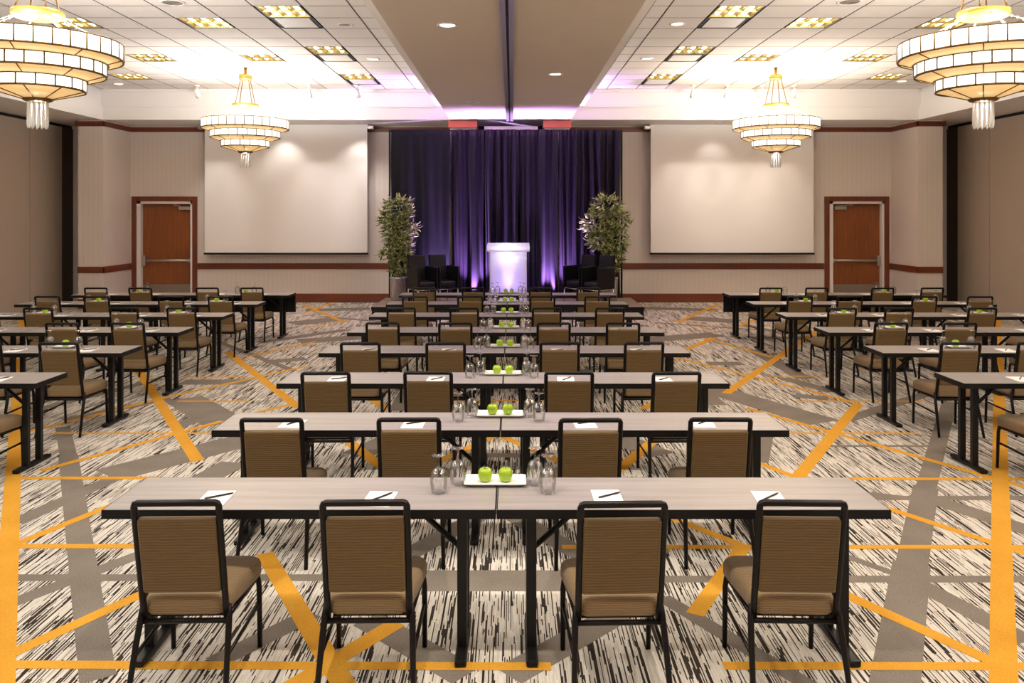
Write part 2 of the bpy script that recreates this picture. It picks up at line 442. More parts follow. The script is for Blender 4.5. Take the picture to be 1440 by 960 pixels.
struct('ceiling_soffit', soffit_fn, ['soffit', 'white'], 'dropped tan soffit running down the middle of the ceiling')
def perim(bm):
    for xa, xb in ((-10.7, XCL), (XCR, 10.6)):
        box(bm, xa, xb, YF, YB+.1, ZS, 4.5, 0)
    for xa, xb in ((-10.7, XCL-.06), (XCR+.06, 10.6)):
        box(bm, xa, xb, YF, YB+.1, 4.5, 5.1, 0)
    for xa, xb in ((XCL-.15, -1.37), (1.30, XCR+.15)):
        box(bm, xa, xb, YC-.04, YB+.1, ZS, 4.47, 0); box(bm, xa, xb, YC-.0, YB+.1, 4.47, 5.1, 0)
        box(bm, xa, xb, YC-.07, YC, 4.455, 4.50, 0); box(bm, xa, xb, YC-.05, YC, 4.80, 4.86, 0)
    box(bm, -1.37, 1.30, YC+.02, YB+.1, ZS, 5.1, 0)
struct('ceiling_bulkhead', perim, ['white'], 'white stepped bulkhead around the tiled ceiling')
def track(bm):
    box(bm, -.115, .015, YF, YC-.05, ZS-.05, ZS, 0, .004); box(bm, -.065, -.035, YF, YC-.05, ZS-.058, ZS-.05, 1)
    for x in (-.117, .017): box(bm, x-.006, x+.006, YF, YC-.05, ZS-.062, ZS, 0)
struct('trim_9', track, ['metal', 'gap'], 'metal partition track along the middle of the soffit')

def crown(bm):
    y, z0, z1 = YB-.05, 4.04, 4.15
    for a, b in ((XCL, -1.38), (1.28, XCR)): box(bm, a, b, y, YB, z0, z1, 0, .01)
    for xa, xb in ((XCL, XCL+.05), (XCR-.05, XCR)): box(bm, xa, xb, YC-.05, YB, z0, z1, 0, .01)
    box(bm, -9.67, XCL+.05, YC-.05, YC, z0, z1, 0, .01); box(bm, XCR-.05, 9.60, YC-.05, YC, z0, z1, 0, .01)
struct('trim_1', crown, 'brown', 'dark wood crown moulding along the back wall')
def redc(bm):
    for a, b in ((-1.38, -.80), (.72, 1.28)):
        box(bm, a-.03, b+.03, YC-.05, YC+.03, 4.00, 4.17, 0, .012)
struct('trim_2', redc, 'redwood', 'reddish wood caps on the two pilasters above the drapes')
def rail(bm, z0, z1, t):
    segs = [(XCL, D1[0]-.13), (D1[1]+.11, D2[0]-.13), (D2[1]+.13, XCR)]
    for a, b in segs: box(bm, a, b, YB-t, YB, z0, z1, 0, .006)
    for xa, xb in ((XCL, XCL+t), (XCR-t, XCR)): box(bm, xa, xb, YC-t, YB, z0, z1, 0, .006)
    box(bm, -9.62, XCL+t, YC-t, YC, z0, z1, 0, .006); box(bm, XCR-t, 9.55, YC-t, YC, z0, z1, 0, .006)
struct('trim_3', lambda bm: rail(bm, .79, .93, .03), 'brown', 'dark wood chair rail along the back wall')
struct('baseboard_back', lambda bm: rail(bm, 0, .21, .025), 'brown', 'dark wood baseboard along the back wall')
struct('trim_4', lambda bm: box(bm, -.62, .58, YC+.15, YC+.2, 3.98, 4.06, 0, .008), 'screen', 'pale bar in the dark recess above the drapes')

def door(n, d, hinge_left, label):
    xa, xb = d; yp = YB+.12
    def panel(bm): box(bm, xa+.09, xb-.045, yp, yp+.05, .01, DT-.06, 0, .004)
    o = struct('door_%d' % n, panel, 'doorwood', label)
    def jamb(bm):
        box(bm, xa, xa+.09, YB-.015, YB+.24, 0, DT); box(bm, xb-.05, xb, YB-.015, YB+.24, 0, DT); box(bm, xa, xb, YB-.015, YB+.24, DT-.06, DT)
        if not hinge_left: pass
    put('door_frame', jamb, 'white', o)
    def cas(bm):
        w = .115
        box(bm, xa-w, xa, YB-.035, YB, 0, DT+w, 0, .006); box(bm, xb, xb+w, YB-.035, YB, 0, DT+w, 0, .006); box(bm, xa, xb, YB-.035, YB, DT, DT+w, 0, .006)
    put('casing', cas, 'brownv', o)
    put('kick_plate', lambda bm: box(bm, xa+.1, xb-.055, yp-.006, yp, .03, .42), 'kick', o)
    def bar(bm):
        tube(bm, [(xa+.12, yp-.07, .99), (xb-.07, yp-.07, .99)], .028, 8, squash=.6)
        for x in (xa+.13, xb-.09): box(bm, x-.03, x+.03, yp-.07, yp, .94, 1.03, 0, .006)
        x = xa+.14 if hinge_left else xb-.1
        box(bm, x-.035, x+.035, yp-.09, yp, .86, 1.1, 0, .01)
    put('panic_bar', bar, 'metal', o)
    def closer(bm):
        x = xb-.36 if hinge_left else xa+.16
        box(bm, x, x+.28, yp-.07, yp, DT-.2, DT-.12, 0, .01)
        tube(bm, [(x+.02, yp-.05, DT-.1), (x-.1 if hinge_left else x+.4, yp-.12, DT-.085)], .012, 6)
    put('door_closer', closer, 'metal', o)
door(1, D1, True, 'brown wooden door with push bar beside the left screen')
door(2, D2, False, 'brown wooden door with push bar beside the right screen')

# ------------------------------------------------------------------ ceiling fittings
def make_troffer():
    r = root('ceiling_light', '', 'light')
    w = .30
    def house(bm):
        for a in ((-w, -w+.012, -w, w), (w-.012, w, -w, w), (-w, w, -w, -w+.012), (-w, w, w-.012, w)): box(bm, a[0], a[1], a[2], a[3], 0, .13)
        box(bm, -w, w, -w, w, .13, .135)
    put('housing', house, 'grid', r)
    def blades(bm):
        def blade(a, b):
            a, b = Vector(a), Vector(b); d = (b-a).normalized(); n = Vector((-d.y, d.x, 0))
            A = [bm.verts.new(q) for q in (a+n*.004, a-n*.004, a-n*.014+Vector((0, 0, .03)), a+n*.014+Vector((0, 0, .03)))]
            B = [bm.verts.new(q) for q in (b+n*.004, b-n*.004, b-n*.014+Vector((0, 0, .03)), b+n*.014+Vector((0, 0, .03)))]
            for i in range(4): bm.faces.new([A[i], A[(i+1) % 4], B[(i+1) % 4], B[i]])
            bm.faces.new(A); bm.faces.new(B)
        for x in (-.287, -.096, .096, .287): blade((x, -.288, .004), (x, .288, .004))
        for y in (-.287, 0, .287): blade((-.288, y, .002), (.288, y, .002))
    put('louver', blades, 'louver', r)
    for x in (-.19, 0, .19):
        put('lamp', lambda bm: tube(bm, [(x, -.28, .046), (x, .28, .046)], .026, 8), 'lamp', r)
    return r
def make_diffuser():
    r = root('air_diffuser', '', 'vent')
    def fr(bm):
        w = .305
        for a in ((-w, -w+.05, -w, w), (w-.05, w, -w, w), (-w, w, -w, -w+.02), (-w, w, w-.02, w)): box(bm, a[0], a[1], a[2], a[3], .01, .11)
        box(bm, -w, w, -w, w, .11, .115)
    put('frame', fr, 'gap', r)
    put('panel', lambda bm: box(bm, -.25, .25, -.245, .275, .0, .016, 0, .005), 'white', r)
    return r
trof, diff = Kind(make_troffer), Kind(make_diffuser)
side = ('left', 'right')
LN = {(1, 10): 'over the front tables', (1, 6): 'halfway down the ceiling', (1, 2): 'near the stage', (3, 9): 'in the second column from the soffit', (3, 5): 'in front of the far chandelier',
      (6, 9): 'beside the near chandelier', (6, 5): 'between the two chandeliers', (8, 2): 'by the corner column', (8, 6): 'behind the near chandelier'}
for s, i, j in TROF:
    xa, xb, ya, yb = cell(s, i, j)
    trof(((xa+xb)/2, (ya+yb)/2, ZT), 0, 'square yellow louvred ceiling light %s, %s half of ceiling' % (LN[(i, j)], side[s]), 'louvred ceiling lights')
for s, i, j in DIFF:
    xa, xb, ya, yb = cell(s, i, j)
    diff(((xa+xb)/2, (ya+yb)/2, ZT), 0, 'white air panel with dark edges %s, %s half of ceiling' % ({9: 'over the front tables', 5: 'halfway down the ceiling', 1: 'near the stage'}[j], side[s]), 'ceiling air panels')
def make_can(lit):
    def fn():
        r = root('downlight', '', 'light')
        put('trim_ring', lambda bm: lathe(bm, [(.115, .0), (.115, -.008), (.088, -.010), (.085, .03), (.115, .03)], 24, closed=True), 'white', r)
        put('lens', lambda bm: lathe(bm, [(.0, -.001), (.086, -.001), (.086, .01), (0, .01)], 24), 'can' if lit else 'canoff', r)
        return r
    return Kind(fn)
can, canoff = make_can(True), make_can(False)
for x, y, z, k, lb in [(-2.47, 14.06, ZT, can, 'lit round downlight in the left tiles beside the soffit, halfway down'), (-2.47, 16.6, ZT, can, 'lit round downlight in the left tiles beside the soffit, by the stage'),
                    (2.40, 11.45, ZT, can, 'lit round downlight in the right tiles beside the soffit, over the tables'), (2.40, 14.0, ZT, can, 'lit round downlight in the right tiles beside the soffit, halfway down'),
                    (-.71, 8.67, ZS, can, 'lit round downlight in the tan soffit left of the track'), (.644, 11.72, ZS, can, 'lit round downlight in the tan soffit right of the track'),
                    (-.72, 14.7, ZS, canoff, 'unlit round downlight in the tan soffit nearest the drapes'), (-2.43, 11.5, ZT, canoff, 'unlit round downlight in the left tiles beside the soffit'),
                    (-8.35, 16.75, ZT, can, 'lit round downlight in the corner by the left column'), (8.1, 16.4, ZT, can, 'lit round downlight in the corner by the right column'),
                    (-5.25, 18.0, ZS, canoff, 'small downlight in the soffit above the middle of the left screen'), (-3.5, 18.0, ZS, canoff, 'small downlight in the soffit above the drape end of the left screen'),
                    (4.65, 18.0, ZS, canoff, 'small downlight in the soffit above the right screen')]:
    k((x, y, z), 0, lb, 'round downlights')
def make_speaker():
    r = root('ceiling_speaker', '', 'speaker')
    put('rim', lambda bm: lathe(bm, [(.155, 0), (.155, -.012), (.13, -.014), (.128, 0)], 28, closed=True), 'white', r)
    def gr(bm):
        lathe(bm, [(0, -.006), (.13, -.006), (.13, 0), (0, 0)], 28)
        for q in range(5): lathe(bm, [(.02+q*.024, -.006), (.02+q*.024, -.010), (.03+q*.024, -.010), (.03+q*.024, -.006)], 24, closed=True)
    put('grille', gr, 'grid', r)
    return r
spk = Kind(make_speaker)
spk((-4.42, 10.28, ZT), 0, 'round ceiling speaker at the top edge, left tiles', 'ceiling speakers'); spk((4.38, 10.24, ZT), 0, 'round ceiling speaker at the top edge, right tiles', 'ceiling speakers')

def make_spot():
    r = root('track_spotlight', '', 'light')
    put('canopy', lambda bm: lathe(bm, [(0, 0), (.055, 0), (.055, -.025), (.02, -.035), (0, -.035)], 16), 'white', r)
    def arm(bm):
        tube(bm, [(0, 0, -.03), (0, 0, -.1), (0, .02, -.14)], .01, 8)
    put('arm', arm, 'white', r)
    A, B = Vector((0, -.05, -.10)), Vector((0, .10, -.24)); d = (B-A).normalized()
    put('head', lambda bm: tube(bm, [A, A+d*.02, A+d*.13, B], [.03, .05, .05, .062], 16), 'white', r)
    put('lens', lambda bm: tube(bm, [B-d*.004, B+d*.002], .054, 16), 'gap', r)
    return r
spot = Kind(make_spot)
for px, nm in ((277, 'leftmost, by the left door end'), (434, 'over the middle of the left screen'), (502, 'over the soffit end of the left screen'),
               (975, 'over the soffit end of the right screen'), (1023, 'over the left half of the right screen'), (1072, 'just left of the far right chandelier'), (1117, 'just right of the far right chandelier')):
    D = 16.9; spot(((px-VX)*D/F, D, ZT), 0, 'white ceiling spotlight %s' % nm, 'ceiling spotlights')

# ------------------------------------------------------------------ chandeliers
def make_chandelier():
    r = root('chandelier', '', 'chandelier')
    z = lambda v: v-ZT
    put('canopy', lambda bm: (lathe(bm, [(0, z(4.63)), (.115, z(4.63)), (.12, z(4.66)), (.12, z(4.72)), (.03, z(4.73)), (.03, z(4.86)), (0, z(4.86))], 24)), 'gold', r)
    for i in range(4):
        a = PI/4+i*PI/2; c, s = math.cos(a), math.sin(a)
        put('rod', lambda bm: tube(bm, [(.1*c, .1*s, z(4.64)), (.215*c, .215*s, z(4.15))], .008, 6), 'bronze', r)
    put('ring', lambda bm: lathe(bm, [(0, z(4.10)), (.20, z(4.095)), (.235, z(4.11)), (.245, z(4.14)), (.24, z(4.17)), (.2, z(4.175)), (0, z(4.175))], 32), 'gold', r)
    for i in range(6):
        a = i*PI/3+.2; c, s = math.cos(a), math.sin(a)
        def link(bm):
            p0, p1 = Vector((.2*c, .2*s, z(4.11))), Vector((.70*c, .70*s, z(3.86)))
            tube(bm, [p0, p1], .0045, 6)
            for q in (.1, .2, .3):
                m = p0.lerp(p1, q); lathe(bm, [(0, m.z-.018), (.016, m.z), (0, m.z+.018)], 6, m.x, m.y)
        put('hanger', link, 'metal', r)
    tiers = [(.79, 3.865, 3.705, .645, 3.655, 32), (.63, 3.655, 3.535, .45, 3.475, 24), (.435, 3.475, 3.365, .125, 3.275, 16)]
    for R, z0, z1, ri, z2, n in tiers:
        put('glass_band', lambda bm: lathe(bm, [(R, z(z0)), (R, z(z1)), (R-.012, z(z1)), (R-.012, z(z0))], 64, closed=True), 'glow', r)
        put('alabaster_bowl', lambda bm: lathe(bm, [(R-.004, z(z1)), (ri, z(z2)), (ri-.002, z(z2)+.012), (R-.012, z(z1)+.012)], 64, closed=True), 'alabaster', r)
        def bands(bm):
            for zz, q in ((z0, .006), (z1, .009)):
                lathe(bm, [(R+.004, z(zz)-q), (R+.004, z(zz)+q), (R-.014, z(zz)+q), (R-.014, z(zz)-q)], 64, closed=True)
            lathe(bm, [(ri+.006, z(z2)-.006), (ri+.006, z(z2)+.008), (ri-.012, z(z2)+.008), (ri-.012, z(z2)-.006)], 48, closed=True)
            for i in range(n):
                a = 2*PI*i/n; tube(bm, [(R*math.cos(a), R*math.sin(a), z(z0)), (R*math.cos(a), R*math.sin(a), z(z1))], .0085, 4)
            for i in range(8):
                a = 2*PI*i/8+.15; c, s = math.cos(a), math.sin(a)
                tube(bm, [(R*c, R*s, z(z1)-.002), (ri*c, ri*s, z(z2)-.002)], .007, 4)
        put('metal_bands', bands, 'bronze', r)
    put('finial', lambda bm: lathe(bm, [(0, z(3.285)), (.135, z(3.285)), (.14, z(3.265)), (.12, z(3.25)), (.1, z(3.245)), (0, z(3.245))], 32), 'bronze', r)
    for i in range(12):
        a = 2*PI*i/12; c, s = .085*math.cos(a), .085*math.sin(a)
        def cr(bm):
            lathe(bm, [(0, z(3.245)), (.013, z(3.235)), (.016, z(3.02)), (.010, z(2.985)), (0, z(2.97))], 6, c, s, smooth=False)
        put('crystal', cr, 'crystal', r)
    return r
chand = Kind(make_chandelier)
CH = [(-4.83, 8.04, 'large tiered glass chandelier with brass ring, near one over the left tables'), (4.80, 8.04, 'large tiered glass chandelier with brass ring, near one over the right tables'),
      (-5.03, 14.9, 'tiered glass chandelier in front of the left screen'), (4.98, 14.9, 'tiered glass chandelier in front of the right screen')]
for x, y, lb in CH: chand((x, y, ZT), .1, lb, 'tiered chandeliers')

# ------------------------------------------------------------------ stage end
def stage():
    r = root('stage', 'low carpeted stage with black skirt in front of the drapes', 'stage')
    xa, xb, ya, yb = -2.79, 2.62, 15.7, 17.46
    put('deck', lambda bm: box(bm, xa, xb, ya, yb, .20, .25, 0, .004), 'stage_carpet', r)
    put('edge_trim', lambda bm: (box(bm, xa-.012, xb+.012, ya-.012, ya, .19, .25), box(bm, xa-.012, xa, ya, yb, .19, .25), box(bm, xb, xb+.012, ya, yb, .19, .25)), 'edge', r)
    def sk(bm):
        for i in range(90):
            x0 = xa+(xb-xa)*i/90; x1 = xa+(xb-xa)*(i+1)/90
            box(bm, x0, x1-.006, ya-.004+.012*(i % 2), ya+.03, .0, .2)
        box(bm, xa, xa+.03, ya, yb, 0, .2); box(bm, xb-.03, xb, ya, yb, 0, .2)
    put('skirt', sk, 'skirt', r)
stage()
ZD = .2505
def drape(name, x0, x1, y, nf, amp, seed, lb, mat='drape', gather=0.0):
    rnd = random.Random(seed)
    ph = [rnd.uniform(0, 6.28) for _ in range(4)]
    def fn(bm):
        nx, nz = max(30, int((x1-x0)*95)), 22
        rows = []
        for j in range(nz+1):
            v = j/nz; row = []
            for i in range(nx+1):
                u = i/nx
                uu = u+.10*math.sin(u*5+ph[2])/5+gather*(1-v)*.04*math.sin(u*9+ph[3])
                f = math.sin(2*PI*nf*uu+ph[0]+.5*math.sin(v*2.2+ph[1]))
                f = math.copysign(abs(f)**.75, f)+.35*math.sin(2*PI*nf*2.3*u+ph[2]+v*1.5)+.5*math.sin(2*PI*nf*.37*u+ph[3])
                a = amp*(.45+.55*(1-v)**.7)*(.8 if v > .97 else 1)
                row.append(bm.verts.new((x0+(x1-x0)*u+.012*math.sin(9*u+6*v), y+a*f, ZD+.01+(3.94-ZD)*v)))
            rows.append(row)
        for A, B in zip(rows, rows[1:]):
            for i in range(nx):
                f = bm.faces.new([A[i], A[i+1], B[i+1], B[i]]); f.smooth = True
    o = put(name, fn, mat)
    sm = o.modifiers.new('thickness', 'SOLIDIFY'); sm.thickness = .006
    return tag(o, lb, 'curtain', 'stage drapes')
YD = 17.32
drape('stage_curtain', -2.65, -1.36, YD, 2.6, .03, 1, 'flat navy drape panel behind the left armchairs', 'drapeflat')
drape('stage_curtain', -1.33, -.62, YD, 2.6, .095, 2, 'dark purple drape panel between left armchairs and lectern', gather=1)
drape('stage_curtain', -.58, .14, YD-.01, 4.2, .075, 3, 'tightly gathered purple drape panel directly behind the lectern', gather=1)
drape('stage_curtain', .18, 1.00, YD-.01, 2.6, .095, 4, 'purple drape panel just right of the lectern', gather=1)
drape('stage_curtain', 1.03, 2.37, YD, 7.5, .07, 5, 'closely pleated navy drape panel behind the right armchairs', gather=1)
def pipe():
    r = root('drape_frame', 'black pipe frame holding the stage drapes', 'frame')
    put('crossbar', lambda bm: tube(bm, [(-2.69, YD+.11, 3.93), (2.41, YD+.11, 3.93)], .022, 8), 'black', r)
    for x in (-2.70, 2.42):
        put('upright', lambda bm: (tube(bm, [(x, YD+.11, ZD+.001), (x, YD+.11, 3.95)], .022, 8), box(bm, x-.04, x+.04, YD+.05, YD+.135, ZD+.001, ZD+.012)), 'black', r)
pipe()

def lectern():
    X, Y = -.075, 16.15
    r = root('lectern', 'frosted acrylic lectern glowing violet in the middle of the stage', 'lectern', (X, Y, ZD))
    def body(bm):
        w, t = .375, .012
        box(bm, -w, w, -.22, -.22+t, .03, 1.1); box(bm, -w, -w+t, -.22+t, .2, .03, 1.1); box(bm, w-t, w, -.22+t, .2, .03, 1.1)
    put('body', body, 'acrylic', r)
    def top(bm):
        v = [bm.verts.new(p) for p in ((-.43, -.27, 1.09), (.43, -.27, 1.09), (.43, .25, 1.09), (-.43, .25, 1.09), (-.43, -.27, 1.2), (.43, -.27, 1.2), (.43, .25, 1.25), (-.43, .25, 1.25))]
        for q in ((0, 1, 5, 4), (1, 2, 6, 5), (2, 3, 7, 6), (3, 0, 4, 7)): bm.faces.new([v[i] for i in q])
    put('top', top, 'acrylic', r)
    put('base', lambda bm: box(bm, -.4, .4, -.25, .24, 0, .03, 0, .006), 'acrylic', r)
    return X, Y
LX, LY = lectern()

def make_armchair():
    r = root('armchair', '', 'chair')
    put('seat', lambda bm: loft(bm, rrect(.19, .19, -.24, .22, .04), [(.02, .30), (0, .32), (0, .43), (.015, .46), (.06, .47)]), 'vinyl', r)
    def back(bm):
        T = Matrix.Translation((0, .25, .42)) @ Matrix.Rotation(-.12, 4, 'X')
        box(bm, -.19, .19, -.045, .045, -.06, .57, 0, .025, T)
    put('backrest', back, 'vinyl', r)
    for s in (-1, 1):
        put('arm', lambda bm: box(bm, *sorted((s*.195, s*.23)), -.27, .28, .31, .74, 0, .015), 'vinyl', r)
        put('arm_rail', lambda bm: tube(bm, [(s*.212, -.27, .75), (s*.212, .27, .75)], .013, 6), 'black', r)
    for sx in (-1, 1):
        for sy in (-1, 1):
            put('leg', lambda bm: tube(bm, [(sx*.205, sy*.24, .31), (sx*.21, sy*.25, .003)], [.017, .013], 8), 'chrome', r)
    put('base_rail', lambda bm: tube(bm, [(-.21, -.26, .3), (.21, -.26, .3), (.21, .26, .3), (-.21, .26, .3)], .012, 6, closed=True), 'chrome', r)
    return r
arm = Kind(make_armchair)
arm((-1.84, 16.25, ZD), .55, 'black armchair on stage beside the left potted plant', 'stage armchairs')
arm((-1.43, 16.51, ZD), .55, 'black armchair on stage between the left one by the plant and the lectern', 'stage armchairs')
arm((1.76, 16.22, ZD), -.80, 'black armchair on stage beside the right potted plant', 'stage armchairs')
arm((1.42, 16.57, ZD), -.80, 'black armchair on stage between the right one by the plant and the lectern', 'stage armchairs')

def plant(X, Y, lb, seed, blobs, lean):
    rnd = random.Random(seed)
    r = root('potted_plant', lb, 'plant', (X, Y, ZD))
    p = put('pot', lambda bm: lathe(bm, [(0, 0), (.178, 0), (.182, .02), (.185, .46), (.192, .47), (.192, .5), (.172, .5), (.168, .44), (0, .44)], 32), 'silver', r)
    put('soil', lambda bm: lathe(bm, [(0, .445), (.165, .445), (.1, .455), (0, .46)], 20), 'soil', r)
    stems = []
    for i in range(6):
        a = rnd.uniform(0, 6.28); b = Vector((.08*math.cos(a), .08*math.sin(a), .42)); t = Vector((rnd.uniform(-.2, .2)+lean, rnd.uniform(-.15, .1), rnd.uniform(1.6, 2.05)))
        m = b.lerp(t, .5)+Vector((rnd.uniform(-.05, .05), rnd.uniform(-.05, .05), 0)); stems.append((b, m, t))
        put('cane', lambda bm: tube(bm, [b, m, t], [.016, .012, .006], 6), 'cane', r)
    def fol(bm):
        for bx, bz, rx, rz_, n in blobs:
            for i in range(n):
                th = rnd.uniform(0, 6.28); ph = math.acos(rnd.uniform(-1, 1)); q = rnd.uniform(.35, 1)**.5
                c = Vector((bx+rx*q*math.sin(ph)*math.cos(th), .62*rx*q*math.sin(ph)*math.sin(th)-.05, bz+rz_*q*math.cos(ph)))
                out = Vector((c.x-bx, c.y, (c.z-bz)*.5)); out = out.normalized() if out.length > .01 else Vector((1, 0, 0))
                d = (out+Vector((rnd.uniform(-.9, .9), rnd.uniform(-.9, .9), rnd.uniform(-.9, .45)))).normalized()
                L = rnd.uniform(.10, .2); w = L*rnd.uniform(.1, .16)
                sd = d.cross(Vector((rnd.uniform(-1, 1), rnd.uniform(-1, 1), 1))).normalized()*w
                nn = d.cross(sd).normalized()*L*.10
                ps = [c, c+d*L*.35+sd-nn*-.4, c+d*L*.72+sd*.7, c+d*L-nn*1.5, c+d*L*.72-sd*.7, c+d*L*.35-sd+nn*.4, c+d*L*.36+nn*.9, c+d*L*.72+nn*.3]
                v = [bm.verts.new(x) for x in ps]
                for f in ((0, 1, 6), (1, 2, 7, 6), (2, 3, 7), (3, 4, 7), (4, 5, 6, 7), (5, 0, 6)): bm.faces.new([v[k] for k in f])
    put('foliage', fol, 'leaf', r)
plant(-2.43, 16.93, 'tall bamboo-like plant in a silver pot at the left end of the stage', 3,
      [(0, 1.95, .30, .24, 330), (-.2, 1.72, .2, .16, 130), (0, 1.5, .32, .3, 360), (0, 1.15, .28, .25, 260), (-.15, .98, .22, .12, 110), (.02, .76, .17, .22, 170), (.28, 1.55, .15, .1, 45)], 0)
plant(2.08, 16.93, 'tall bamboo-like plant in a silver pot at the right end of the stage', 4,
      [(-.05, 2.0, .30, .22, 260), (.18, 1.75, .24, .2, 180), (-.3, 1.65, .26, .25, 220), (-.2, 1.35, .24, .2, 170), (.15, 1.3, .2, .3, 220), (.1, .98, .2, .18, 150), (.05, .7, .12, .15, 70), (-.22, 1.25, .2, .12, 100)], -.05)

def screen(xa, xb, lb):
    r = root('projection_screen', lb, 'screen', ((xa+xb)/2, 18.38, 0)); h = (xb-xa)/2
    put('cloth', lambda bm: box(bm, -h, h, -.004, .004, 1.19, 4.16), 'screen', r)
    put('bottom_bar', lambda bm: tube(bm, [(-h-.02, 0, 1.175), (h+.02, 0, 1.175)], .022, 8), 'edge', r)
    put('roller_case', lambda bm: box(bm, -h-.02, h+.02, -.01, .13, 4.10, 4.178, 0, .01), 'white', r)
    for s in (-1, 1):
        put('bracket', lambda bm: box(bm, *sorted((s*(h+.02), s*(h+.15))), -.05, .08, 4.07, 4.15, 0, .01), 'metal', r)
screen(-7.15, -3.37, 'large white projection screen between the left door and the drapes')
screen(3.23, 7.02, 'large white projection screen between the right door and the drapes')

# ------------------------------------------------------------------ tables, chairs, settings
DR = [3.66, 5.003, 6.378, 7.768, 9.11, 10.5, 11.91, 13.25]
TZ, TD, TL = .736, .455, 1.83   # table height, depth, length
def make_table(modesty=False):
    def fn():
        r = root('training_table', '', 'table')
        h, g = TL/2, .0
        top = put('tabletop', lambda bm: box(bm, -h+.005, h-.005, .005, TD-.005, TZ-.028, TZ, 0, .002), 'laminate', r)
        def ring(bm):
            for a in ((-h, h, 0, .006), (-h, h, TD-.006, TD), (-h, -h+.006, .006, TD-.006), (h-.006, h, .006, TD-.006)): box(bm, a[0], a[1], a[2], a[3], TZ-.043, TZ-.0015)
            box(bm, -h+.006, h-.006, .006, TD-.006, TZ-.034, TZ-.0285)
        put('edge_band', ring, 'edge', r)
        for s in (-1, 1):
            x = s*(h-.165)
            lg = put('leg', lambda bm: ([box(bm, x-.024, x+.024, y-.022, y+.022, .025, TZ-.05, 0, .006) for y in (.145, .325)], box(bm, x-.03, x+.03, .06, .40, TZ-.05, TZ-.031)), 'black', r)
            put('foot', lambda bm: box(bm, x-.028, x+.028, .0, .46, .004, .034, 0, .010), 'black', lg)
            put('brace', lambda bm: tube(bm, [(x-s*.02, .235, .47), (x-s*.27, .235, TZ-.045), (x-s*.30, .235, TZ-.036)], .014, 6), 'black', r)
        if modesty:
            put('modesty_panel', lambda bm: (box(bm, -h+.01, h-.01, TD-.03, TD-.012, .40, TZ-.032), box(bm, h-.03, h, TD-.05, TD+.0, .40, TZ-.0015, 0, .004)), 'skirt', r)
        return r
    return Kind(fn)
tab, tabm = make_table(), make_table(True)

def make_chair():
    r = root('banquet_chair', '', 'chair')
    def dome(x, y): return .452-.5*(x*x)*.25-.25*(y-.0)**2*.4
    put('seat', lambda bm: loft(bm, rrect(.185, .222, -.195, .225, .055), [(.03, .352), (.008, .358), (0, .372), (0, .415), (.006, .432), (.022, .445), (.05, lambda x, y: dome(x, y)), (.11, lambda x, y: dome(x, y)+.004)]), 'seatcloth', r)
    tilt = math.atan2(.085, .43)
    T = Matrix.Translation((0, -.205, .445)) @ Matrix.Rotation(tilt, 4, 'X')
    def pad(bm):
        b2 = bmesh.new()
        loft(b2, rrect(.167, .167, .030, .377, .010, 4), [(.012, -.020), (.003, -.016), (0, -.008), (0, .010), (.004, .020), (.02, .028), (.06, .032)])
        R = T @ Matrix(((1, 0, 0, 0), (0, 0, -1, 0), (0, 1, 0, 0), (0, 0, 0, 1))).inverted() if False else T
        for v in b2.verts:
            x, y, z = v.co; v.co = T @ Vector((x, z, y))
        me = bpy.data.meshes.new('t'); b2.to_mesh(me); b2.free(); bm.from_mesh(me); bpy.data.meshes.remove(me)
    put('backrest', pad, 'cloth', r)
    def bf(bm):
        w, q, h = .178, .014, .447
        P = [(-w, 0, -.105), (-w, 0, .0), (-w, 0, h-q), (-w+.3*q, 0, h-.3*q), (-w+q, 0, h), (w-q, 0, h), (w-.3*q, 0, h-.3*q), (w, 0, h-q), (w, 0, 0), (w, 0, -.105)]
        tube(bm, [T @ Vector(p) for p in P], .0150, 8)
    put('back_frame', bf, 'frame', r)
    for s in (-1, 1):
        put('leg', lambda bm: tube(bm, [(s*.186, -.185, .40), (s*.190, -.190, .355), (s*.196, -.225, .26), (s*.208, -.305, .0)], [.012, .0145, .014, .012], 8), 'frame', r)
        put('leg', lambda bm: tube(bm, [(s*.190, .165, .35), (s*.204, .185, .345), (s*.208, .192, .30), (s*.208, .205, .0)], [.012, .0135, .0135, .012], 8), 'frame', r)
    def sf(bm):
        for s in (-1, 1): tube(bm, [(s*.180, -.195, .345), (s*.198, .185, .345)], .0115, 6)
        tube(bm, [(-.19, -.195, .335), (.19, -.195, .335)], .0115, 6); tube(bm, [(-.198, .178, .34), (.198, .178, .34)], .0115, 6)
        box(bm, -.16, .16, -.16, .17, .338, .354)
    put('seat_frame', sf, 'frame', r)
    for s in (-1, 1):
        put('stretcher', lambda bm: tube(bm, [(s*.198, -.243, .205), (s*.207, .197, .215)], .009, 6), 'frame', r)
    return r
chair = Kind(make_chair)

